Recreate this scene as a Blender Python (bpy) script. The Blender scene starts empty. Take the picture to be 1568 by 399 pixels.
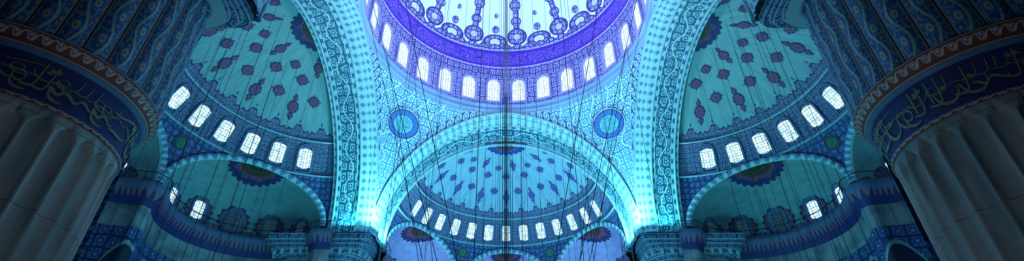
import bpy, math, random
from mathutils import Vector, Matrix
U = 10.0
pi = math.pi
rnd = random.Random(7)
ZS = 1.53      # springing level
RS = 0.97      # semi dome radius
CO = 1.25      # semi dome centre offset
rad = math.radians
scene = bpy.context.scene
try:
    scene.view_settings.view_transform = 'Standard'
except Exception:
    pass

# ------------------------------------------------------------------ nodes
class G:
    def __init__(s, name):
        s.mat = bpy.data.materials.new(name)
        s.mat.use_nodes = True
        s.nt = s.mat.node_tree
        s.nt.nodes.clear()
    def new(s, t):
        return s.nt.nodes.new(t)
    def uv(s):
        n = s.new('ShaderNodeUVMap'); n.uv_map = 'UVMap'
        x = s.new('ShaderNodeSeparateXYZ')
        s.nt.links.new(n.outputs[0], x.inputs[0])
        return E(s, x.outputs[0]), E(s, x.outputs[1])
    def setin(s, inp, v):
        if isinstance(v, E): s.nt.links.new(v.s, inp)
        else: inp.default_value = v
    def math(s, op, a, b=None):
        n = s.new('ShaderNodeMath'); n.operation = op
        s.setin(n.inputs[0], a)
        if b is not None: s.setin(n.inputs[1], b)
        return E(s, n.outputs[0])
    def vec(s, a, b, c=0.0):
        n = s.new('ShaderNodeCombineXYZ')
        for i, v in enumerate((a, b, c)): s.setin(n.inputs[i], v)
        return E(s, n.outputs[0])
    def sm(s, e, a, b):
        n = s.new('ShaderNodeMapRange'); n.interpolation_type = 'SMOOTHSTEP'
        s.setin(n.inputs[0], e); n.inputs[1].default_value = a; n.inputs[2].default_value = b
        n.inputs[3].default_value = 0; n.inputs[4].default_value = 1
        return E(s, n.outputs[0])
    def below(s, e, t, w=0.02):
        return 1.0 - s.sm(e, t - w, t + w)
    def mix(s, f, A, B):
        n = s.new('ShaderNodeMix'); n.data_type = 'RGBA'
        s.setin(n.inputs[0], f)
        for i, c in ((6, A), (7, B)):
            if isinstance(c, E): s.nt.links.new(c.s, n.inputs[i])
            else: n.inputs[i].default_value = (c[0], c[1], c[2], 1)
        return E(s, n.outputs[2])
    def noise(s, vec, scale, detail=2.0):
        n = s.new('ShaderNodeTexNoise')
        s.nt.links.new(vec.s, n.inputs['Vector'])
        n.inputs['Scale'].default_value = scale; n.inputs['Detail'].default_value = detail
        return E(s, n.outputs[0])
    def vor(s, vec, scale, feature='F1', rnd_=0.4):
        n = s.new('ShaderNodeTexVoronoi'); n.voronoi_dimensions = '2D'; n.feature = feature
        s.nt.links.new(vec.s, n.inputs['Vector'])
        n.inputs['Scale'].default_value = scale; n.inputs['Randomness'].default_value = rnd_
        return E(s, n.outputs['Distance'])
    def arab(s, u, v, sc, base, line, flower, centre, rnd_=0.35, lw=0.07):
        vec = s.vec(u, v)
        d = s.vor(vec, sc, 'F1', rnd_); e = s.vor(vec, sc, 'DISTANCE_TO_EDGE', rnd_)
        d2 = s.vor(vec, sc * 2.7, 'F1', 0.7)
        c = s.mix(s.below(d2, 0.26, 0.06), base, line)
        c = s.mix(s.below(e, lw, 0.03), c, line)
        c = s.mix(s.below(d, 0.33, 0.03), c, base)
        c = s.mix(s.below(d, 0.27, 0.03), c, flower)
        c = s.mix(s.below(d, 0.12, 0.03), c, centre)
        return c
    def finish(s, col, rough=0.55, emis=None, estr=0.0, spec=0.3):
        p = s.new('ShaderNodeBsdfPrincipled'); o = s.new('ShaderNodeOutputMaterial')
        if isinstance(col, E): s.nt.links.new(col.s, p.inputs['Base Color'])
        else: p.inputs['Base Color'].default_value = (*col, 1)
        p.inputs['Roughness'].default_value = rough
        p.inputs['Specular IOR Level'].default_value = spec
        if emis is not None:
            if isinstance(emis, E): s.nt.links.new(emis.s, p.inputs['Emission Color'])
            else: p.inputs['Emission Color'].default_value = (*emis, 1)
            s.setin(p.inputs['Emission Strength'], estr)
        s.nt.links.new(p.outputs[0], o.inputs[0])
        return s.mat
class E:
    def __init__(s, g, sock): s.g = g; s.s = sock
    def __add__(s, o): return s.g.math('ADD', s, o)
    __radd__ = __add__
    def __sub__(s, o): return s.g.math('SUBTRACT', s, o)
    def __rsub__(s, o): return s.g.math('SUBTRACT', o, s)
    def __mul__(s, o): return s.g.math('MULTIPLY', s, o)
    __rmul__ = __mul__
    def __truediv__(s, o): return s.g.math('DIVIDE', s, o)
    def sin(s): return s.g.math('SINE', s)
    def cos(s): return s.g.math('COSINE', s)
    def abs(s): return s.g.math('ABSOLUTE', s)
    def fract(s): return s.g.math('FRACT', s)
    def sqrt(s): return s.g.math('SQRT', s)

# ------------------------------------------------------------------ materials (teal base colours hold part of the light's tint)
def m_pend():
    g = G('pendentive_tile'); u, v = g.uv()
    c = g.arab(u, v, 2.0, (.38, .67, .74), (.04, .17, .37), (.05, .20, .44), (.40, .70, .70), .3, .08)
    w1 = ((u * 2.2 + (v * 2.6).sin() * .9).sin()).abs()
    c = g.mix(g.below(w1, .10, .05), c, (.50, .80, .82))
    n = g.noise(g.vec(u, v), .35, 3)
    c = g.mix(g.sm(n, .35, .7) * .35, c, (.12, .36, .50))
    return g.finish(c, .5)
def m_border(name='tile_border', base=(.32, .6, .68), dark=(.03, .08, .24), sc=1.0):
    g = G(name); u, v = g.uv()
    a = (u * sc).fract() - .5
    d = (a * a * 1.0 + (v - .5) * (v - .5)).sqrt()
    c = g.mix(g.below(d, .40, .03), dark, base)
    c = g.mix(g.below(d, .27, .03), c, (.06, .20, .44))
    c = g.mix(g.below(d, .12, .03), c, (.36, .62, .64))
    e = (v - .5).abs()
    c = g.mix(g.sm(e, .42, .44), c, base)
    return g.finish(c, .5)
def m_soffit():
    g = G('arch_soffit_tile'); u, v = g.uv()
    vv = v.fract()
    c = g.arab(u, vv * 2.4, 1.35, (.13, .40, .42), (.015, .07, .17), (.02, .07, .26), (.24, .48, .40), .5, .12)
    w1 = ((vv - .5) - (u * 2.1).sin() * .17).abs()
    c = g.mix(g.below(w1, .022, .01), c, (.30, .58, .52))
    bu = (u * 1.3).fract() - .5
    e = (vv - .5).abs()
    bc = g.mix(g.below((bu * bu + (e - .43) * (e - .43) * 30.0).sqrt(), .3, .05), (.02, .09, .22), (.20, .48, .50))
    c = g.mix(g.sm(e, .36, .37), c, bc)
    c = g.mix(g.below((e - .365).abs(), .012, .004), c, (.36, .62, .62))
    return g.finish(c, .55)
def m_archface():
    g = G('arch_moulding'); u, v = g.uv()
    k = (u * 1.6).fract() - .5
    c = g.mix(g.below((k.abs() + (v.fract() - .5).abs() * .8), .33, .04), (.34, .62, .68), (.06, .20, .38))
    n = g.noise(g.vec(u, v), 2.0, 4)
    c = g.mix(n * .4, c, (.15, .38, .48))
    return g.finish(c, .5)
def m_semi(name, plain, nwin, fr=40.0):
    g = G(name); u, v = g.uv()      # degrees
    tu = (u / nwin + .5).fract() - .5
    tri = tu.abs() * 2.0
    hedge = fr + (1.0 - tri) * 3.2 + ((tri * 9.4).sin()) * .8
    ns = g.noise(g.vec(u, v * 0.25), .35, 3)
    wall = g.mix(g.sm(ns, .3, .75) * .5, plain, (plain[0] * .5, plain[1] * .58, plain[2] * .62))
    rib = g.below(((u / (nwin * .5)).fract() - .5).abs(), .03, .012)
    wall = g.mix(rib * .25, wall, (.05, .12, .15))
    band = g.arab(u, v, .48, (.13, .26, .38), (.02, .04, .18), (.10, .05, .16), (.35, .22, .18), .4, .09)
    low = g.arab(u, v, .38, (.06, .15, .34), (.012, .03, .14), (.02, .08, .26), (.3, .3, .3), .4, .10)
    c = g.mix(g.sm(v, 22.5, 22.8), low, band)
    c = g.mix(g.below((v - 22.6).abs(), .35, .1), c, (.4, .55, .55))
    c = g.mix(g.sm(v - hedge, -.1, .1), c, wall)
    c = g.mix(g.below((v - hedge).abs(), .35, .1), c, (.02, .03, .12))
    fin = g.below((tu.abs() * 30.0 + (v - fr - 5.2).abs()), 1.1, .15)
    c = g.mix(fin, c, (.03, .04, .14))
    return g.finish(c, .65)
def m_exed(name, plain, dark=(.03, .06, .18)):
    g = G(name); u, v = g.uv()      # lambda deg, mu deg
    ns = g.noise(g.vec(u * .1, v * .1), 1.2, 4)
    wall = g.mix(g.sm(ns, .3, .75) * .5, plain, (plain[0] * .5, plain[1] * .55, plain[2] * .6))
    tu = ((u - 15.0) / 30.0).fract() - .5
    d = ((tu * 30.0) * (tu * 30.0) * 1.0 + (v - 13.0) * (v - 13.0) * .5).sqrt()
    band = g.arab(u, v, .16, (.10, .20, .32), dark, (.20, .06, .09), (.3, .35, .35), .4, .12)
    c = g.mix(g.below(v, 4.0, .3), wall, band)
    c = g.mix(g.below(d + (g.math('ARCTAN2', tu * 30.0, v - 13.0) * 11.0).cos() * .9, 12.3, .3), c, (.03, .03, .10))
    c = g.mix(g.below(d, 10.6, .3), c, (.22, .09, .11))
    c = g.mix(g.below(d, 9.3, .3), c, band)
    return g.finish(c, .65)
def m_medal(name, c0, c1, c2, c3, n=8.0):
    g = G(name); r, t = g.uv()
    k = (t * n).cos()
    f = g.arab(r * 3.0, t * 2.0, 1.6, c1, c2, c3, c1, .6)
    c = g.mix(g.sm(r + k * .06, .80, .84), f, c0)
    c = g.mix(g.below((r + k * .05 - .60).abs(), .04, .02), c, c3)
    c = g.mix(g.below(r - k * .08, .30, .03), c, c2)
    c = g.mix(g.below(r, .14, .02), c, c3)
    return g.finish(c, .6)
def m_callimedal(name, field, ink, rim, dark=(.02, .05, .26), light=(.4, .65, .7)):
    g = G(name); r, t = g.uv()
    x = r * t.cos(); y = r * t.sin()
    n = g.noise(g.vec(x, y * 1.4), 3.2, 1)
    c = g.mix(g.below((n * 9.0).fract().__sub__(.5).abs(), .17, .05), field, ink)
    edge = g.arab(t * 3.0, r * 9.0, 1.0, dark, rim, (.06, .22, .5), rim, .2)
    c = g.mix(g.sm(r, .52, .54), c, edge)
    c = g.mix(g.below((r - .53).abs(), .02, .01), c, ink)
    c = g.mix(g.sm(r, .88, .89), c, dark)
    c = g.mix(g.sm(r, .955, .965), c, light)
    return g.finish(c, .6)
def m_drum():
    g = G('dome_drum_tile'); u, v = g.uv()
    c = g.arab(u * 2.2, v, 1.9, (.44, .48, .80), (.05, .04, .32), (.08, .05, .42), (.6, .62, .88), .3, .09)
    return g.finish(c, .5)
def m_dome():
    g = G('dome_painting'); A, V = g.uv()
    fa = (A / 2.0 + .25).fract() - .5
    x = fa.abs() * 2.0
    white = (.78, .87, .93); pur = (.05, .035, .28)
    orn = g.arab(A * 3.0, V * .24, 1.5, (.44, .48, .78), pur, (.12, .07, .42), white, .3, .12)
    c = g.mix(0.0, white, white)
    strip = g.below(x, .13, .012)
    c = g.mix(strip * g.sm(V, 27.0, 27.5), c, orn)
    c = g.mix(g.below((x - .13).abs(), .022, .008) * g.sm(V, 27.0, 27.5), c, pur)
    def blob(c, cx, cv, rx, rv, col):
        d = (((x - cx) / rx) * ((x - cx) / rx) + ((V - cv) / rv) * ((V - cv) / rv)).sqrt()
        c = g.mix(g.below(d, 1.0, .05), c, col)
        return g.mix(g.below((d - 1.0).abs(), .10, .03), c, pur)
    c = blob(c, 0.0, 25.0, .42, 4.2, orn)
    c = blob(c, 0.0, 25.0, .18, 1.8, (.6, .62, .9))
    c = blob(c, 0.0, 33.5, .24, 2.2, orn)
    c = blob(c, 0.0, 42.0, .28, 2.8, orn)
    c = blob(c, 1.0, 22.0, .50, 4.0, orn)
    c = blob(c, 1.0, 22.0, .26, 2.1, (.7, .76, .92))
    c = blob(c, 1.0, 29.0, .15, 1.9, orn)
    c = blob(c, 1.0, 36.5, .10, 1.2, orn)
    h = 18.9 + ((A * pi * 2.0).cos()).abs() * 1.9
    c = g.mix(g.below(V - h, 0.0, .15), c, orn)
    c = g.mix(g.below((V - h).abs(), .35, .1), c, pur)
    n = g.noise(g.vec(A * 1.1, V * .22), 2.2, 1.5)
    ink = g.below(((n * 10.0).fract() - .5).abs(), .10, .05) * g.below((V - 12.0).abs(), 3.2, .3)
    belt = g.mix(ink, (.075, .02, .46), (.33, .26, .80))
    c = g.mix(g.below(V, 17.3, .1), c, belt)
    c = g.mix(g.below((V - 17.3).abs(), .3, .08), c, (.5, .5, .9))
    low = g.arab(A * 3.0, V * .22, 1.3, (.38, .38, .72), pur, (.08, .04, .38), (.5, .5, .9), .3, .1)
    c = g.mix(g.below(V, 7.0, .1), c, low)
    c = g.mix(g.below((V - 7.0).abs(), .3, .08), c, (.5, .5, .9))
    return g.finish(c, .6)
def m_glass(name, col, strength, sc=5.0, tint=.55):
    g = G(name); u, v = g.uv()
    vec = g.vec(u, v)
    e = g.vor(vec, sc, 'DISTANCE_TO_EDGE', .25)
    d = g.vor(vec, sc * .5, 'F1', .6)
    d2 = g.vor(g.vec(u + 3.3, v + 1.7), sc * .7, 'F1', .8)
    c = g.mix(g.sm(d, .25, .6) * tint, col, (.12, .38, .85))
    c = g.mix(g.below(d2, .22, .05) * tint, c, (.15, .75, .60))
    lead = g.below(e, .08, .03)
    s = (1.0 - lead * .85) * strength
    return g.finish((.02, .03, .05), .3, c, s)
def m_plain(name, col, rough=.6, nz=0.3, sc=1.0, spec=.3):
    g = G(name)
    t = g.new('ShaderNodeTexCoord')
    n = g.noise(E(g, t.outputs['Object']), sc, 5)
    c = g.mix(g.sm(n, .3, .75) * nz, col, tuple(k * .35 for k in col))
    return g.finish(c, rough, spec=spec)
def m_marble():
    g = G('pier_marble'); u, v = g.uv()
    n = g.noise(g.vec(u * .8, v * .12), 1.6, 8)
    n2 = g.noise(g.vec(u * 3.0, v * .5), 1.0, 4)
    c = g.mix(g.sm(n, .35, .7), (.36, .37, .36), (.14, .16, .17))
    c = g.mix(g.sm(n2, .5, .75) * .5, c, (.46, .45, .40))
    joint = g.below(((v / 2.2).fract() - .5).abs(), .008, .003)
    c = g.mix(joint * .6, c, (.07, .07, .08))
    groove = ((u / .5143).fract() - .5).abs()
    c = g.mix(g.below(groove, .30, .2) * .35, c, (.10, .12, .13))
    return g.finish(c, .55)
def m_ribs():
    g = G('painted_ribs'); u, v = g.uv()
    x = u.fract() - .5
    vine = g.below((x - (v * 3.2).sin() * .17).abs(), .05, .02)
    fl_v = ((v / .98).fract() - .5)
    xs = x - (v * 3.2).sin() * -.12
    d = (xs * xs * 2.0 + fl_v * fl_v * 1.1).sqrt()
    a = g.arab(u * 1.7, v * 1.4, 1.6, (.02, .06, .17), (.08, .20, .29), (.06, .08, .2), (.24, .22, .16), .7, .08)
    c = g.mix(vine, a, (.22, .36, .32))
    c = g.mix(g.below(d, .27, .03), c, (.03, .11, .32))
    c = g.mix(g.below(d, .17, .03), c, (.26, .34, .26))
    c = g.mix(g.below(d, .08, .03), c, (.28, .10, .06))
    e = x.abs()
    c = g.mix(g.sm(e, .40, .42), c, (.20, .21, .20))
    c = g.mix(g.sm(e, .455, .47), c, (.015, .015, .04))
    return g.finish(c, .6)
def m_trim():
    g = G('red_gold_trim'); u, v = g.uv()
    bu = (u * 3.4).fract() - .5
    w = (v - .5 - (u * 21.4).sin() * .16).abs()
    c = g.mix(g.below(w, .07, .03), (.13, .045, .05), (.50, .36, .26))
    d = (bu * bu + (v - .5) * (v - .5) * 1.4).sqrt()
    c = g.mix(g.below(d, .27, .03), c, (.48, .31, .24))
    c = g.mix(g.below(d, .19, .03), c, (.10, .10, .26))
    c = g.mix(g.below(d, .09, .03), c, (.5, .42, .35))
    c = g.mix(g.sm((v - .5).abs(), .40, .42), c, (.46, .33, .25))
    c = g.mix(g.sm((v - .5).abs(), .46, .47), c, (.10, .04, .05))
    return g.finish(c, .55)
def m_wall():
    g = G('tiled_wall'); u, v = g.uv()
    mar = g.noise(g.vec(u, v), .9, 6)
    m = g.mix(g.sm(mar, .35, .7), (.24, .30, .32), (.10, .14, .17))
    colw = g.below((((u) / 1.1).fract() - .5).abs(), .03, .01)
    m = g.mix(colw * .7, m, (.04, .06, .09))
    t = g.arab(u, v, 1.4, (.06, .14, .30), (.012, .03, .12), (.03, .05, .22), (.2, .26, .32), .25, .1)
    w = ((u / 3.2).fract() - .5).abs() * 3.2
    top = 11.6 - w * w * 1.1
    inside = g.below(v - top, 0.0, .04) * g.below(w, 1.15, .03)
    c = g.mix(g.sm(v, 12.5, 12.6), t, m)
    c = g.mix(inside * g.sm(v, 6.0, 6.1), c, (.015, .025, .06))
    rim = g.below((v - top).abs(), .12, .03) * g.below(w, 1.3, .03) * g.below(v, 12.4, .02)
    c = g.mix(rim, c, (.22, .32, .36))
    return g.finish(c, .6)
def m_ledge():
    g = G('ledge_paint'); u, v = g.uv()
    k = ((u * 3.0).fract() - .5).abs() * 2.0
    c = g.mix(g.below((v - .35 - k * .25), 0.0, .04), (.08, .14, .26), (.03, .03, .14))
    c = g.mix(g.below((v - .35 - k * .25).abs(), .05, .02), c, (.26, .11, .15))
    c = g.mix(g.below((v - .78).abs(), .02, .01), c, (.30, .16, .16))
    c = g.mix(g.sm(v, .86, .88), c, (.16, .25, .32))
    return g.finish(c, .6)
def m_capital():
    g = G('capital_paint'); u, v = g.uv()
    a = g.arab(u, v, 1.6, (.12, .24, .34), (.02, .04, .15), (.06, .06, .2), (.3, .3, .28), .4, .1)
    st = (v * 2.0).fract()
    c = g.mix(g.below((st - .5).abs(), .36, .03), (.24, .38, .42), a)
    return g.finish(c, .6)
def m_floor():
    g = G('prayer_carpet'); t = g.new('ShaderNodeTexCoord')
    x = g.new('ShaderNodeSeparateXYZ'); g.nt.links.new(t.outputs['Object'], x.inputs[0])
    u = E(g, x.outputs[0]); v = E(g, x.outputs[1])
    c = g.arab(u, v, 1.2, (.35, .05, .05), (.12, .02, .05), (.05, .08, .2), (.5, .35, .2), .1)
    return g.finish(c, .95)

M = dict(
 pend=m_pend(), border=m_border(), soffit=m_soffit(), face=m_archface(),
 semi_side=m_semi('side_semi_dome_paint', (.16, .37, .41), 13.0),
 semi_front=m_semi('front_semi_dome_paint', (.22, .44, .58), 11.5),
 ex_side=m_exed('side_exedra_paint', (.15, .33, .36)),
 ex_front=m_exed('front_exedra_paint', (.34, .42, .70), (.05, .05, .3)),
 med=m_medal('medallion_paint', (.02, .03, .13), (.15, .08, .14), (.04, .04, .18), (.24, .06, .07)),
 medf=m_medal('medallion_blue', (.02, .05, .26), (.08, .14, .40), (.03, .04, .26), (.13, .07, .26)),
 oculus=m_medal('apex_rosette', (.10, .04, .05), (.015, .04, .03), (.02, .03, .03), (.07, .09, .04), 12.0),
 call=m_callimedal('calligraphy_roundel', (.04, .20, .40), (.16, .62, .50), (.06, .20, .50)),
 callg=m_callimedal('green_roundel', (.01, .03, .025), (.08, .38, .14), (.02, .06, .05), (.01, .02, .04), (.1, .2, .2)),
 drum=m_drum(), dome=m_dome(),
 glass=m_glass('window_glass_dome', (.82, .92, 1.0), 1.7, 4.5, .4),
 glass2=m_glass('window_glass', (.76, .99, 1.0), 1.6, 5.0, .6),
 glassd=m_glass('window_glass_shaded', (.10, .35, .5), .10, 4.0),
 frame=m_plain('window_frame_plaster', (.07, .16, .30), .6),
 framed=m_plain('window_frame_dome', (.36, .36, .70), .6),
 cornice=m_plain('cornice_stone', (.24, .48, .56), .5, .4, .5),
 corniced=m_plain('dome_cornice_stone', (.20, .38, .64), .5, .3, .5),
 marble=m_marble(), ribs=m_ribs(), trim=m_trim(), capital=m_capital(),
 navy=m_plain('inscription_band_paint', (.025, .03, .14), .6, .4, 1.0),
 gold=m_plain('gold_lettering', (.18, .20, .11), .45, .3, 3.0),
 wall=m_wall(), ledge=m_ledge(), cable=m_plain('cable_steel', (.012, .02, .03), .6),
 carpet=m_floor(), brass=m_plain('lamp_brass', (.3, .2, .08), .4),
)

# ------------------------------------------------------------------ mesh builder
class MB:
    def __init__(s): s.v = []; s.f = []; s.m = []; s.uv = []
    def poly(s, pts, uvs=None, m=0):
        b = len(s.v); s.v += [tuple(p) for p in pts]
        s.f.append(list(range(b, b + len(pts)))); s.m.append(m)
        s.uv.append(uvs or [(0, 0)] * len(pts))
    def rows(s, rows, uvf, m=0, closed=False):
        b = len(s.v); n = len(rows[0])
        for r in rows: s.v += [tuple(p) for p in r]
        for i in range(len(rows) - 1):
            for j in range(n - 1 + (1 if closed else 0)):
                j2 = (j + 1) % n
                s.f.append([b + i * n + j, b + i * n + j2, b + (i + 1) * n + j2, b + (i + 1) * n + j])
                s.m.append(m)
                s.uv.append([uvf(i, j), uvf(i, j + 1), uvf(i + 1, j + 1), uvf(i + 1, j)])
    def build(s, name, mats, parent=None, smooth=True):
        me = bpy.data.meshes.new(name)
        me.from_pydata(s.v, [], s.f)
        for m in mats: me.materials.append(m)
        ul = me.uv_layers.new(name='UVMap')
        flat = [c for f in s.uv for p in f for c in p]
        ul.data.foreach_set('uv', flat)
        me.polygons.foreach_set('material_index', s.m)
        me.polygons.foreach_set('use_smooth', [smooth] * len(s.f))
        me.update()
        o = bpy.data.objects.new(name, me)
        scene.collection.objects.link(o)
        if parent: o.parent = parent
        return o
def empty(name, rz=0.0, loc=(0, 0, 0)):
    o = bpy.data.objects.new(name, None); o.empty_display_size = .5
    scene.collection.objects.link(o); o.rotation_euler[2] = rz; o.location = loc
    return o

def add_window(mb, p, right, up, n, w, h, gm=0, fm=1, fw=.12, seg=8, off=.03, fo=.14):
    p = Vector(p); right = Vector(right).normalized(); up = Vector(up).normalized(); n = Vector(n).normalized()
    def outline(w, h, e):
        a = w / 2 + e
        pts = [(-a, -h / 2 - e), (a, -h / 2 - e)]
        ys = h / 2 - w / 2
        for i in range(seg + 1):
            t = pi * i / seg
            pts.append((a * math.cos(t), ys + a * 1.08 * math.sin(t)))
        return pts
    o1 = outline(w, h, 0); o2 = outline(w, h, fw)
    P = lambda q, d: p + right * q[0] + up * q[1] + n * d
    mb.poly([P(q, off) for q in o1], [(q[0] + p.x * .37, q[1] + p.z * .21) for q in o1], gm)
    k = len(o1)
    for i in range(k):
        j = (i + 1) % k
        mb.poly([P(o1[i], off), P(o1[j], off), P(o1[j], fo), P(o1[i], fo)], None, fm)
        mb.poly([P(o1[i], fo), P(o1[j], fo), P(o2[j], fo), P(o2[i], fo)], None, fm)
        mb.poly([P(o2[i], fo), P(o2[j], fo), P(o2[j], -.1), P(o2[i], -.1)], None, fm)
def rosette(mb, surf, cx, cy, rx, ry, m, n=8, amp=.10, t0=0, t1=2 * pi, nr=3, nt=48, point=0.0):
    rows = []
    for i in range(nr + 1):
        r = i / nr; row = []
        for j in range(nt + 1):
            t = t0 + (t1 - t0) * j / nt
            k = r * (1 + (amp * abs(math.cos(n * t / 2)) if i == nr else 0) + point * abs(math.sin(t)) ** 8)
            row.append(surf(cx + rx * k * math.cos(t), cy + ry * k * math.sin(t)))
        rows.append(row)
    mb.rows(rows, lambda i, j: (max(i / nr, .001), t0 + (t1 - t0) * j / nt), m)

# ------------------------------------------------------------------ central dome
def ang(k): return (math.sin(k), math.cos(k))
DR = .985
def build_dome():
    root = empty('central_dome')
    mb = MB(); N = 168
    prof = [(1.005, 2.60), (1.0, 2.625), (.985, 2.632), (.982, 2.648), (1.0, 2.655), (.995, 2.668), (.972, 2.675), (.968, 2.69), (DR, 2.695), (DR, 2.70)]
    mb.rows([[(r * U * ang(2 * pi * j / N)[0], r * U * ang(2 * pi * j / N)[1], z * U) for j in range(N)] for r, z in prof],
            lambda i, j: (j * .37, i / 9), 0, True)
    mb.build('cornice_ring', [M['corniced']], root)
    mb = MB()
    zz = [2.70, 2.80, 2.90, 3.0]
    mb.rows([[(DR * U * ang(2 * pi * j / N)[0], DR * U * ang(2 * pi * j / N)[1], z * U) for j in range(N)] for z in zz],
            lambda i, j: (j / N * 28, zz[i] * U), 0, True)
    mb.build('drum', [M['drum']], root)
    mb = MB(); K = 40
    mb.rows([[(DR * U * math.cos(pi / 2 * i / K) * ang(2 * pi * j / N)[0], DR * U * math.cos(pi / 2 * i / K) * ang(2 * pi * j / N)[1],
               (3.0 + DR * math.sin(pi / 2 * i / K)) * U) for j in range(N)] for i in range(K + 1)],
            lambda i, j: (j / N * 28, 90 * i / K), 0, True)
    mb.build('dome_shell', [M['dome']], root)
    mb = MB()
    for k in range(28):
        a = 2 * pi * (k + .5) / 28; s, c = ang(a)
        q = DR - .007
        add_window(mb, (q * U * s, q * U * c, 2.845 * U), (c, -s, 0), (0, 0, 1), (-s, -c, 0), 1.1, 2.3, 0, 1, .14)
    mb.build('dome_windows', [M['glass'], M['framed']], root, False)
build_dome()

# ------------------------------------------------------------------ arches + pendentives
NS = .08       # near bay is slightly deeper than the far one
def arch_pt(hs, rise, t):
    c = (rise * rise - hs * hs) / (2 * hs)
    R = hs + c
    amax = math.atan2(rise, c) if c > 0 else pi / 2
    a = (1 - abs(t)) * amax
    x = R * math.cos(a) - c; z = R * math.sin(a)
    return (math.copysign(x, t) if t else 0.0), z
def arch_z(x, hs, rise):
    c = (rise * rise - hs * hs) / (2 * hs); R = hs + c
    return math.sqrt(max(0, R * R - (abs(x) + c) ** 2))
HS, RISE = 1.0, 1.085
def build_arch(q4):
    rz = q4 * pi / 2
    root = empty('great_arch', rz)
    if q4 in (1, 3):
        root.scale = (1 + NS / 2, 1, 1); root.location = (0, -NS / 2 * U, 0)
    elif q4 == 2: root.location = (0, -NS * U, 0)
    secs = [(.985, 1.0, 1.095), (.985, .985, 1.075), (1.02, .985, 1.075), (1.02, .972, 1.058), (1.045, .972, 1.058), (1.05, .966, 1.045), (1.10, .966, 1.045), (1.105, .974, 1.03), (1.27, .968, .975), (1.27, .955, .955), (1.30, .955, .955)]
    K = 96
    mb = MB()
    L = 31.0 / K
    for s in range(len(secs) - 1):
        wide = (s == 7)
        m = 1 if wide else 0
        rows = []
        for q in (0, 1):
            o, hs, ri = secs[s + q]
            row = []
            for k in range(K + 1):
                x, z = arch_pt(hs, ri, -1 + 2 * k / K)
                row.append((x * U, o * U, (ZS + z) * U))
            rows.append(row)
        mb.rows(rows, lambda i, j: (j * L, .001 + .998 * i), m)
    mb.build('arch_soffit', [M['face'], M['soffit']], root)
    mb = MB()
    for o, hs, ri, r in ((.985, .992, 1.085, .09), (1.102, .965, 1.04, .08), (1.27, .95, .955, .09)):
        rows = []
        for k in range(K + 1):
            x, z = arch_pt(hs, ri, -1 + 2 * k / K)
            l = math.hypot(x, z); nx, nz = x / l, z / l
            rows.append([((x * U + nx * r * math.cos(a)), o * U + r * math.sin(a), (ZS + z) * U + nz * r * math.cos(a)) for a in [2 * pi * q / 8 for q in range(8)]])
        mb.rows(rows, lambda i, j: (i * L, j / 8), 0, True)
    mb.build('bead_moulding', [M['cornice']], root)
for q in range(4): build_arch(q)

QUAD = 0
def pend_pt(psi, t):
    if psi <= pi / 4: x = math.tan(psi); rl = 1 / math.cos(psi)
    else: x = math.tan(pi / 2 - psi); rl = 1 / math.sin(psi)
    zl = arch_z(x, HS, RISE); zt = 2.61 - ZS
    z = zl + (max(zt, zl) - zl) * t
    F = lambda q: math.sqrt(2 - min(1, q / zt) ** 2)
    r = F(z) + (rl - F(zl)) * (1 - t)
    X, Y = r * math.sin(psi) * U, r * math.cos(psi) * U
    k = 1 + NS * max(0, 1 - z / zt)
    if QUAD == 2: Y *= k
    if QUAD == 3: X *= k
    return Vector((X, Y, (ZS + z) * U))
def build_pend(rz):
    root = empty('pendentive', rz)
    mb = MB(); NP, NT = 90, 24
    rows = [[pend_pt(pi / 2 * j / NP, i / NT) for j in range(NP + 1)] for i in range(NT + 1)]
    mb.rows(rows, lambda i, j: ((j / NP) * 15.7, rows[min(i, NT)][min(j, NP)][2]), 0)
    mb.build('pendentive_shell', [M['pend']], root)
    mb = MB()
    for half in (0, 1):
        rr = []
        for off in (0.0, .085):
            row = []
            for j in range(41):
                psi = (pi / 4) * (.04 + .93 * j / 40)
                if half: psi = pi / 2 - psi
                zl = pend_pt(psi, 0)[2]; zt = 26.1
                t = min(1, off * U / max(.3, zt - zl)) if zt - zl > .05 else 0
                p = pend_pt(psi, t); d = Vector((-p[0], -p[1], 0)).normalized() * .05
                row.append(p + d)
            rr.append(row)
        mb.rows(rr, lambda i, j: (j * .33, float(i)), 0)
    mb.build('border_band', [M['border']], root)
    mb = MB()
    def s(x, y):   # metres on the surface
        psi = rad(45 + x / 11.3 * 57.3)
        zl = pend_pt(psi, 0)[2]; z = 23.85 + y * .72
        p = pend_pt(psi, max(0, min(1, (z - zl) / (26.1 - zl))))
        return p + Vector((-p[0], -p[1], -6)).normalized() * .14
    rosette(mb, s, 0, 0, 1.42, 1.42, 0, 8, 0.0, nr=12, nt=64)
    mb.build('calligraphy_roundel', [M['call']], root)
for q in range(4):
    QUAD = q; build_pend(q * pi / 2)

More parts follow.
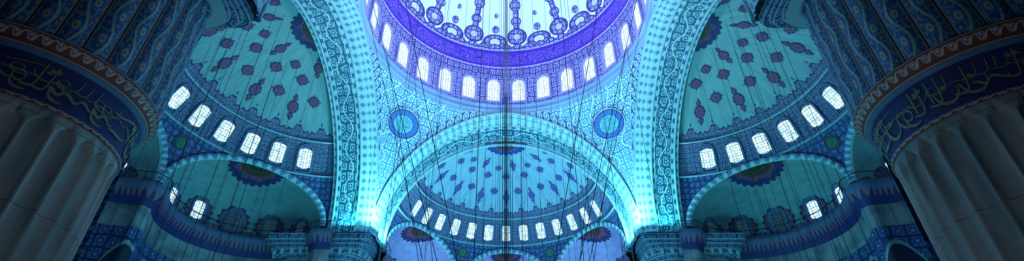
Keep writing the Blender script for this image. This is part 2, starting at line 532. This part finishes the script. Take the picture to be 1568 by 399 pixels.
# ------------------------------------------------------------------ semi domes
def build_semi(rz, exs, step, nw, mat, exmat, medmat, side, tag, dz=0.0):
    root = empty('semi_dome', rz, (0, -NS / 2 * U if side else 0, dz))
    if side: root.scale = (1 + NS / 2, 1, 1)
    C = Vector((0, CO, 0))
    def sph(az, el, r=RS):
        a, e = rad(az), rad(el)
        return Vector(((r * math.cos(e) * math.sin(a)) * U, (CO + r * math.cos(e) * math.cos(a)) * U, (ZS + r * math.sin(e)) * U))
    azs = set([-90.0, 90.0])
    for c, al, b, cc, _ in exs:
        for i in range(61): azs.add(round(c + al * math.cos(pi * i / 60), 4))
    a = -90.0
    while a < 90:
        if not any(abs(a - e[0]) < e[1] for e in exs): azs.add(a)
        a += 1.0
    azs = sorted(azs)
    def elb(az):
        for c, al, b, cc, _ in exs:
            if abs(az - c) < al:
                s = (math.sin(rad(az - c)) / math.sin(rad(al))) ** 2; k = (RS / b) ** 2
                return math.degrees(math.asin(math.sqrt(max(0, (1 - s) / (k - s)))))
        return 0.0
    mb = MB(); NR = 40
    eb = [elb(x) for x in azs]
    fel = lambda i, j: eb[j] + (90 - eb[j]) * i / NR
    mb.rows([[sph(azs[j], fel(i, j)) for j in range(len(azs))] for i in range(NR + 1)], lambda i, j: (azs[j], fel(i, j)), 0)
    mb.build('semi_dome_shell', [mat], root)
    def exframe(e):
        c, al, b, cc, _ = e
        n = Vector((math.sin(rad(c)), math.cos(rad(c)), 0)); t = Vector((math.cos(rad(c)), -math.sin(rad(c)), 0))
        return n, t, RS * math.sin(rad(al)), RS * math.cos(rad(al))
    def exsurf(e, lam, mu, shrink=0.0):
        n, t, a_, d = exframe(e); b, cc = e[2], e[3]
        l, m_ = rad(lam), rad(mu); k = 1 - shrink
        e1 = a_ * math.cos(l) * k; z = b * math.sin(l) * math.sin(m_) * k
        zb = b * math.sin(l); bul = math.sqrt(max(0, RS * RS - (a_ * math.cos(l)) ** 2 - zb * zb)) - d
        e2 = math.sin(l) * math.cos(m_) * cc * k + math.sin(m_) ** 2 * bul
        return (C + t * e1 + n * (d + e2) + Vector((0, 0, ZS + z))) * U
    for e in exs:
        mb = MB(); NL, NM = 60, 20
        mb.rows([[exsurf(e, 180 * j / NL, 90 * i / NM) for j in range(NL + 1)] for i in range(NM + 1)], lambda i, j: (180 * j / NL, 90 * i / NM), 0)
        if e[1] > 20:
            s = lambda x, y: exsurf(e, 90 + x, 90 - y, .012)
            rosette(mb, s, 0, 0, 20, 27, 1, 22, .14, 0, pi, 8, 66)
            rosette(mb, lambda x, y: exsurf(e, 90 + x, 90 - y, .02), 0, 0, 12, 15, 2, 22, .0, 0, pi, 4, 44)
        mb.build('exedra_shell', [exmat, M['med'], M['oculus']], root)
        mb = MB()
        for lam, br in e[4]:
            p = exsurf(e, lam, 13); up = exsurf(e, lam, 19) - exsurf(e, lam, 8); rt = exsurf(e, lam + 2, 13) - exsurf(e, lam - 2, 13)
            nn = rt.cross(up).normalized()
            ctr = (C + exframe(e)[0] * exframe(e)[3] + Vector((0, 0, ZS + .1))) * U
            if nn.dot(ctr - p) < 0: nn = -nn
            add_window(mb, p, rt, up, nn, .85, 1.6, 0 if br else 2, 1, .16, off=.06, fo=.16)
        mb.build('exedra_windows', [M['glass2'], M['frame'], M['glassd']], root, False)
        mb = MB()
        n, t, a_, d = exframe(e)
        rr = []
        for w, inn in ((0, .0), (0, .02), (.03, .02), (.03, .004)):
            row = []
            for i in range(61):
                l = pi * i / 60
                e1 = (a_ + w) * math.cos(l); z = (e[2] + w) * math.sin(l)
                e2 = math.sqrt(max(0, (RS - inn) ** 2 - e1 * e1 - z * z))
                row.append((C + t * e1 + n * e2 + Vector((0, 0, ZS + z))) * U)
            rr.append(row)
        mb.rows(rr, lambda i, j: (j * .25, i / 3.01), 0)
        mb.build('exedra_arch_trim', [M['face']], root)
    mb = MB()
    for k in range(nw):
        az = (k - (nw - 1) / 2) * step
        p = sph(az, 29.5); up = sph(az, 31) - sph(az, 28); rt = sph(az + 1, 29.5) - sph(az - 1, 29.5)
        nn = (Vector((0, CO * U, ZS * U)) - p).normalized()
        add_window(mb, p, rt, up, nn, .94 if side else .82, 1.9, 0, 1, .12)
    mb.build('semi_dome_windows', [M['glass2'], M['frame']], root, False)
    mb = MB()
    for el in (22.6, 37.6):
        mb.rows([[sph(-88 + 176 * j / 90, el + 0.45 * math.cos(a), RS - .010 + .006 * math.sin(a)) for j in range(91)] for a in [2 * pi * q / 6 for q in range(7)]],
                lambda i, j: (j * .3, i / 6), 0)
    mb.build('string_course', [M['cornice']], root)
    mb = MB()
    inner = lambda x, y: sph(x, y, RS - .006)
    def med(az, el, r, long=False):
        r *= 1.0 if side else .82
        k = 1 / max(.25, math.cos(rad(el)))
        if long:
            rosette(mb, inner, az, el, r * .80 * k, r * .95, 0, 8, .16, point=.22)
            for sgn in (-1, 1):
                rosette(mb, inner, az, el + sgn * r * 1.6, r * .36 * k, r * .42, 0, 4, .2, nt=20)
                rosette(mb, inner, az, el + sgn * r * 2.15, r * .16 * k, r * .24, 0, 4, .2, nt=12)
        else:
            rosette(mb, inner, az, el, r * k, r, 0, 12, .10)
            for q in range(4):
                t = pi / 2 * q
                rosette(mb, inner, az + math.cos(t) * r * 1.28 * k, el + math.sin(t) * r * 1.28, r * .13 * k, r * .13, 0, 4, .2, nt=10)
    for k in range(-7, 8):
        az = k * step + (step / 2 if nw % 2 == 0 else 0)
        if abs(az) > 84: continue
        if k % 2 == 0:
            med(az, 50.5, 2.5, True)
            med(az, 63.5, 2.1)
        else:
            med(az, 55 if side else 54, 2.1)
            if k % 4 == 1: med(az, 71, 2.1, True)
            else: med(az, 69, 1.8)
    rosette(mb, lambda x, y: sph(math.degrees(math.atan2(x, max(y, 1e-6))), 90 - math.hypot(x, y), RS - .006), 0, 0, 10, 10, 0, 24, .14, 0, pi, 8, 66)
    rosette(mb, lambda x, y: sph(math.degrees(math.atan2(x, max(y, 1e-6))), 90 - math.hypot(x, y), RS - .010), 0, 0, 6.8, 6.8, 1, 24, 0, 0, pi, 6, 44)
    edges = sorted([(e[0] - e[1], e[0] + e[1]) for e in exs])
    for q in range(len(edges) - 1):
        az = (edges[q][1] + edges[q + 1][0]) / 2
        rosette(mb, inner, az, 17.0, 3.1, 3.0, 2, 8, 0, nr=6)
    mb.build('painted_medallions', [medmat, M['oculus'], M['callg']], root)
    path = []
    es = sorted(exs, key=lambda e: e[0]); cur = -90.0
    def arc(a0, a1):
        n = max(2, int(abs(a1 - a0) / 2))
        for i in range(n + 1):
            p = sph(a0 + (a1 - a0) * i / n, 0); path.append((p.x, p.y))
    for e in es:
        arc(cur, e[0] - e[1])
        for i in range(1, 40):
            p = exsurf(e, 180 - 180 * i / 40, 0); path.append((p.x, p.y))
        cur = e[0] + e[1]
    arc(cur, 90)
    pp = [path[0]]
    for p in path[1:]:
        if math.hypot(p[0] - pp[-1][0], p[1] - pp[-1][1]) > .02: pp.append(p)
    path = pp; n = len(path)
    s = [0]
    for i in range(1, n): s.append(s[-1] + math.hypot(path[i][0] - path[i - 1][0], path[i][1] - path[i - 1][1]))
    nor = []
    for i in range(n):
        a = path[max(0, i - 1)]; b = path[min(n - 1, i + 1)]
        tx, ty = b[0] - a[0], b[1] - a[1]; l = math.hypot(tx, ty) or 1
        nor.append((ty / l, -tx / l))
    zs = [ZS * U + dz, 12, 8, 4, -1.6]
    mb = MB()
    mb.rows([[(p[0], p[1], z) for p in path] for z in zs], lambda i, j: (s[j], zs[i]), 0)
    wall = mb.build('wall_' + tag, [M['wall']]); wall.rotation_euler[2] = rz
    wall.scale = root.scale; wall.location = (0, root.location[1], 0)
    prof = [(0, 13.6), (.12, 13.7), (.12, 14.0), (.25, 14.1), (.4, 14.5), (.55, 14.6), (.55, 14.95), (.45, 15.0), (0, 15.05)]
    mb = MB()
    mb.rows([[(path[j][0] + nor[j][0] * o, path[j][1] + nor[j][1] * o, z) for j in range(n)] for o, z in prof],
            lambda i, j: (s[j], i / (len(prof) - 1)), 0)
    rows = []
    for a in range(7):
        t = 2 * pi * a / 6
        rows.append([(path[j][0] + nor[j][0] * (.5 + .03 * math.cos(t)), path[j][1] + nor[j][1] * (.5 + .03 * math.cos(t)), 15.6 + .03 * math.sin(t)) for j in range(n)])
    mb.rows(rows, lambda i, j: (0, 0), 1)
    for j in range(0, n, 3):
        x, y = path[j][0] + nor[j][0] * .5, path[j][1] + nor[j][1] * .5
        mb.rows([[(x + .025 * math.cos(t), y + .025 * math.sin(t), z) for t in (0, 2.1, 4.2)] for z in (14.95, 15.6)], lambda i, j: (0, 0), 1, True)
    mb.build('gallery_ledge', [M['ledge'], M['cable']], root)

W5 = lambda b: [(30, b[0]), (60, b[1]), (90, b[2]), (120, b[3]), (150, b[4])]
def side_ex(far):
    o = []
    for c in (52.5, -52.5):
        isfar = (c > 0) == (far > 0)
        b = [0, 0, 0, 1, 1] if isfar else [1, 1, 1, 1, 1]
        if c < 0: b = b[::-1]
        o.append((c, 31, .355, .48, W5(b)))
    o.append((0, 18, .30, .34, [(40, 1), (90, 1), (140, 1)]))
    return o
build_semi(pi / 2, side_ex(1), 13.0, 12, M['semi_side'], M['ex_side'], M['med'], True, 'left', .33)
build_semi(-pi / 2, side_ex(-1), 13.0, 12, M['semi_side'], M['ex_side'], M['med'], True, 'right', .33)
ef = [(0, 24, .31, .42, W5([1] * 5)), (56, 27.5, .36, .42, W5([1] * 5)), (-56, 27.5, .36, .42, W5([1] * 5))]
build_semi(0, ef, 11.5, 13, M['semi_front'], M['ex_front'], M['medf'], False, 'front')

# ------------------------------------------------------------------ piers
def ribbon(mb, pts, w0, mapf, m=0):
    n = len(pts); L = []; R = []
    for i in range(n):
        a = pts[max(0, i - 1)]; b = pts[min(n - 1, i + 1)]
        tx, ty = b[0] - a[0], b[1] - a[1]; l = math.hypot(tx, ty) or 1
        tx /= l; ty /= l
        w = w0 * (.35 + .65 * abs(tx * .8 + ty * .35)) * (0.4 + .6 * math.sin(pi * (i + .6) / (n + .2)))
        L.append(mapf(pts[i][0] - ty * w, pts[i][1] + tx * w)); R.append(mapf(pts[i][0] + ty * w, pts[i][1] - tx * w))
    mb.rows([L, R], lambda i, j: (0, 0), m)
def calligraphy(mb, length, mapf, seed, kk=1.0):
    r = random.Random(seed); s = 0
    def bez(p0, p1, p2, p3, n=10):
        o = []
        for i in range(n + 1):
            t = i / n; u = 1 - t
            o.append(tuple(u**3 * a + 3 * u*u*t * b + 3 * u*t*t * c + t**3 * d for a, b, c, d in zip(p0, p1, p2, p3)))
        return o
    while s < length:
        k = r.choice('aallnnksodw')
        if k == 'a': ribbon(mb, bez((s, .95), (s - .03, .7), (s + .05, .5), (s + .02, .3)), .05 * kk, mapf); s += .15
        elif k == 'l': ribbon(mb, bez((s, .95), (s + .05, .3), (s + .0, .1), (s + .38, .28)), .05 * kk, mapf); s += .24
        elif k == 'n': ribbon(mb, bez((s, .5), (s + .02, .0), (s + .55, .0), (s + .55, .5)), .055 * kk, mapf); ribbon(mb, [(s + .22, .55), (s + .33, .62)], .06, mapf); s += .36
        elif k == 'k': ribbon(mb, bez((s - .2, .85), (s + .3, .95), (s + .5, .6), (s + .9, .72)), .045 * kk, mapf); ribbon(mb, bez((s, .3), (s + .3, .15), (s + .6, .3), (s + .8, .2)), .05, mapf); s += .36
        elif k == 's': ribbon(mb, bez((s, .35), (s + .15, .1), (s + .3, .6), (s + .45, .3)) + bez((s + .45, .3), (s + .55, .15), (s + .65, .5), (s + .75, .35))[1:], .045 * kk, mapf); s += .42
        elif k == 'o':
            ribbon(mb, [(s + .15 + .13 * math.cos(t * .6), .42 + .15 * math.sin(t * .6)) for t in range(12)], .04 * kk, mapf); ribbon(mb, bez((s + .28, .4), (s + .3, .1), (s + .1, .02), (s - .1, .1)), .045, mapf); s += .24
        elif k == 'd': ribbon(mb, [(s, .78), (s + .08, .86)], .065, mapf); ribbon(mb, [(s + .12, .74), (s + .2, .82)], .065, mapf); s += .07
        else: ribbon(mb, bez((s, .6), (s + .4, .75), (s + .3, .1), (s - .1, .12)), .05 * kk, mapf); s += .26
def build_pier(cx, cy, seed, near):
    root = empty('fluted_pier', 0, (cx * U, cy * U, 0))
    NF = 28; per = 14; N = NF * per
    r0 = 2.62; d = .17; dz = .46
    mb = MB()
    zs = [-1.6, -.9, -.85, 0, 2, 4, 5.5, 6.3] + [6.3 + dz + .06 * i for i in range(1, 16)] + [7.35 + dz, 7.5 + dz]
    rows = []
    for z in zs:
        row = []
        z1 = 6.85 + dz; hz = .36
        if z <= -.87: w = 0
        elif z < z1: w = .90
        else:
            q = (z - z1) / hz; w = .90 * math.sqrt(1 - q * q) if q < 1 else 0
        for j in range(N):
            x = ((j % per) / per - .5) * 2
            dd = d * math.sqrt(max(0, 1 - (x / w) ** 2)) ** .8 if w > abs(x) else 0
            r = r0 - dd
            if z <= -.87: r = r0 + .25
            row.append((r * math.cos(2 * pi * j / N), r * math.sin(2 * pi * j / N), z))
        rows.append(row)
    mb.rows(rows, lambda i, j: (j / N * 14.4, zs[i]), 0, True)
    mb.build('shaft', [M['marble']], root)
    mb = MB(); N2 = 96
    def ring(prof, m, uk):
        mb.rows([[(r * math.cos(2 * pi * j / N2), r * math.sin(2 * pi * j / N2), z) for j in range(N2)] for r, z in prof],
                lambda i, j: (j * uk, i / (len(prof) - 1)), m, True)
    ring([(2.60, 7.90), (2.68, 7.92), (2.68, 8.0), (2.64, 8.03)], 1, .18)
    bp = lambda h: (2.64 + .14 * h * h, 8.03 + 1.10 * h)
    ring([bp(i / 6) for i in range(7)], 0, .18)
    ring([(2.78, 9.13), (2.86, 9.15), (2.86, 9.20), (2.90, 9.23)], 2, .19)
    ring([(2.90, 9.23), (2.95, 9.36), (3.04, 9.54), (3.10, 9.57), (3.10, 9.66)], 1, .19)
    ring([(3.10, 9.66), (3.08, 9.69), (3.0, 9.70)], 2, .19)
    mb.build('inscription_band', [M['navy'], M['trim'], M['frame']], root)
    mb = MB()
    def mp(s_, h):
        a = s_ / 2.7; r, z = bp(min(1, max(0, h * .92 + .04))); r += .035
        return (r * math.cos(-a), r * math.sin(-a), z)
    calligraphy(mb, 2 * pi * 2.7 - .4, mp, seed)
    calligraphy(mb, 2 * pi * 2.7 - .4, lambda a, h: mp(a, .42 + h * .5), seed + 40, .7)
    mb.build('lettering', [M['gold']], root)
    mb = MB(); NF = 30; per = 10; N = NF * per
    zz = [9.7, 11, 13, 14.6]
    rb = 2.96
    mb.rows([[((rb + .10 * abs(math.sin(pi * j / per))) * math.cos(2 * pi * j / N), (rb + .10 * abs(math.sin(pi * j / per))) * math.sin(2 * pi * j / N), z) for j in range(N)] for z in zz],
            lambda i, j: (j / per, zz[i]), 0, True)
    mb.build('painted_shaft', [M['ribs']], root)
    mb = MB(); N = 160
    ox = oy = 0.0
    if near:
        ox, oy = -.45 * (1 if cx > 0 else -1), -.85
        steps = [(14.55, 3.0, 6), (14.75, 3.05, 6), (14.75, 3.2, 10), (15.0, 3.25, 10), (15.0, 3.42, 14), (15.3, 3.45, 14), (15.32, 3.0, 14), (15.32, .01, 2)]
    else:
        steps = [(13.5, 3.06, 2.2), (13.62, 3.12, 2.4), (13.62, 3.2, 3), (13.95, 3.25, 4), (13.95, 3.38, 5), (14.25, 3.42, 7), (14.25, 3.56, 9), (14.6, 3.58, 12), (14.6, 3.7, 16), (14.85, 3.72, 20), (14.85, 3.82, 24), (15.3, 3.84, 24), (15.32, 3.4, 24), (15.32, .01, 2)]
    rows = []
    for z, h, ex in steps:
        row = []
        for j in range(N):
            a = 2 * pi * j / N; c, s_ = abs(math.cos(a)), abs(math.sin(a))
            k = h / (c ** ex + s_ ** ex) ** (1 / ex)
            row.append((ox + k * math.cos(a), oy + k * math.sin(a), z))
        rows.append(row)
    if near: rows.insert(0, [(ox + (p[0] - ox) * .01, oy + (p[1] - oy) * .01, 14.55) for p in rows[0]])
    mb.rows(rows, lambda i, j: (j * .19, i / 2.0), 0, True)
    if not near:
        for j in range(0, N, 4):
            a = 2 * pi * j / N; k = 3.42 / (abs(math.cos(a)) ** 7 + abs(math.sin(a)) ** 7) ** (1 / 7)
            x, y = k * math.cos(a), k * math.sin(a)
            mb.rows([[(x + r * math.cos(t), y + r * math.sin(t), z) for t in [2 * pi * q / 6 for q in range(6)]] for r, z in ((.0, 13.85), (.14, 14.02), (.17, 14.27))], lambda i, j: (0, 0), 0, True)
    mb.build('capital', [M['capital']], root, False)
for i, (x, y) in enumerate(((-1.385, -1.31), (1.385, -1.31), (-1.375, 1.375), (1.375, 1.375))): build_pier(x, y, 11 + i, y < 0)

# ------------------------------------------------------------------ floor
mb = MB(); mb.poly([(-45, -45, -1.6), (45, -45, -1.6), (45, 45, -1.6), (-45, 45, -1.6)], None, 0)
mb.build('floor', [M['carpet']], None, False)

# ------------------------------------------------------------------ chandelier + cables
def tube(mb, a, b, r, m=0, n=5):
    a = Vector(a); b = Vector(b); d = (b - a).normalized()
    x = d.cross(Vector((.3, .9, .1))).normalized(); y = d.cross(x)
    mb.rows([[p + (x * math.cos(2 * pi * k / n) + y * math.sin(2 * pi * k / n)) * r for k in range(n)] for p in (a, b)], lambda i, j: (0, 0), m, True)
ch = empty('chandelier')
mb = MB()
def domez(r): return (3.0 + math.sqrt(max(0, DR ** 2 - r * r))) * U
for dx, rr_ in ((-.34, .014), (-.2, .018), (-.08, .024), (0, .036), (.1, .024), (.22, .018), (.34, .014)):
    tube(mb, (dx, 0, 1.3), (dx, 0, domez(0)), rr_)
for k in range(24):
    a = 2 * pi * (k + .5) / 24 + rnd.uniform(-.08, .08); r = (.28, .62, .45, .78)[k % 4]
    tube(mb, (r * U * math.cos(a), r * U * math.sin(a), 1.3), (r * U * math.cos(a), r * U * math.sin(a), domez(r)), rnd.uniform(.009, .014))
for a, b in ((200, 250), (335, 300), (160, 200), (20, 340), (225, 260), (310, 285), (180, 230), (0, 310), (140, 210), (40, 330)):
    a = rad(a); b = rad(b)
    tube(mb, (9.5 * math.cos(a), 9.5 * math.sin(a), 26.7), (2.5 * math.cos(b), 2.5 * math.sin(b), 1.3), .018)
mb.build('cables', [M['cable']], ch)
mb = MB()
for r in (2.8, 4.5, 6.2, 7.8):
    mb.rows([[((r + .08 * math.cos(t)) * math.cos(2 * pi * j / 64), (r + .08 * math.cos(t)) * math.sin(2 * pi * j / 64), 1.25 + .08 * math.sin(t)) for j in range(64)] for t in [2 * pi * q / 6 for q in range(7)]], lambda i, j: (0, 0), 0, True)
for k in range(8):
    a = pi * k / 4; tube(mb, (0, 0, 1.25), (7.8 * math.cos(a), 7.8 * math.sin(a), 1.25), .05)
mb.build('lamp_rings', [M['brass']], ch)
for sx in (-1, 1):
    sc = empty('side_chandelier'); mb = MB()
    for k in range(20):
        az = -80 + 150 * rnd.random(); rr_ = rnd.uniform(.15, .8)
        x = sx * (CO + rr_ * math.cos(rad(az)) * .95); y = rr_ * math.sin(rad(az))
        if abs(x) < 1.1: continue
        z = ZS + math.sqrt(max(0.01, RS ** 2 - rr_ ** 2))
        tube(mb, (x * U, y * U, 1.3), (x * U, y * U, z * U), .011)
    mb.build('cables', [M['cable']], sc)
    mb = MB()
    mb.rows([[(sx * 16.5 + (4.5 + .08 * math.cos(t)) * math.cos(2 * pi * j / 48), (4.5 + .08 * math.cos(t)) * math.sin(2 * pi * j / 48), 1.25 + .08 * math.sin(t)) for j in range(48)] for t in [2 * pi * q / 6 for q in range(7)]], lambda i, j: (0, 0), 0, True)
    mb.build('lamp_ring', [M['brass']], sc)
sc = empty('front_chandelier'); mb = MB()
for k in range(9):
    a = rad(-75 + 150 * k / 8); rr_ = rnd.uniform(.2, .8)
    x = rr_ * math.sin(a); y = CO + rr_ * math.cos(a); z = ZS + math.sqrt(RS ** 2 - rr_ ** 2)
    tube(mb, (x * U, y * U, 1.3), (x * U, y * U, z * U), .013)
mb.build('cables', [M['cable']], sc)

# ------------------------------------------------------------------ lights
def area(name, loc, size, power, col, direc=(0, 0, 1)):
    l = bpy.data.lights.new(name, 'AREA'); l.shape = 'DISK'; l.size = size; l.energy = power; l.color = col
    o = bpy.data.objects.new(name, l); o.location = loc
    o.rotation_euler = Vector(direc).to_track_quat('-Z', 'Y').to_euler()
    scene.collection.objects.link(o); return o
area('fill_centre', (0, 2, 3), 6, 2900, (.11, .70, 1.0))  # added soft fill below the view for overall teal light
area('floodlight_dome', (0, -3, 20), 5, 3100, (.68, .77, 1.0))
for sx in (-1, 1):
    area('fill_side', (sx * 15, 3, 3), 4, 560, (.14, .80, .92))  # added upward fill under each side semi dome
    area('arch_uplight', (sx * 9.0, 8.9, 15.5), .4, 800, (.38, .96, 1.0), (-sx * .12, -.10, 1))
    area('arch_uplight', (sx * 9.3, 11.6, 15.6), .5, 420, (.28, .98, 1.0), (-sx * .2, .05, 1))
    area('side_arch_uplight', (sx * 11.6, 9.2, 15.6), .5, 90, (.12, .95, .80), (0, -.3, 1))
area('fill_front', (0, 16, 5), 4, 650, (.18, .55, 1.0))  # added fill that brightens the front semi dome from below
for x in (-7.5, 0, 7.5):
    area('exedra_uplight', (x, 19.5 if x else 22, 13.2), 1.0, 85, (.38, .42, 1.0))
area('fill_nave', (0, -17, -.5), 4, 390, (.60, .82, .94))  # unseen added fill, lifts the near shafts and inscription bands
w = bpy.data.worlds.new('World'); scene.world = w; w.use_nodes = True
w.node_tree.nodes['Background'].inputs[0].default_value = (.05, .20, .42, 1)
w.node_tree.nodes['Background'].inputs[1].default_value = .09

# ------------------------------------------------------------------ camera
cd = bpy.data.cameras.new('camera'); cam = bpy.data.objects.new('camera', cd)
scene.collection.objects.link(cam); scene.camera = cam
cd.lens = 18.0; cd.sensor_width = 36.0; cd.clip_end = 500
cd.shift_x = 11 / 1920
cam.location = (0, -24.9, 0)
cam.rotation_euler = (rad(125), 0, 0)
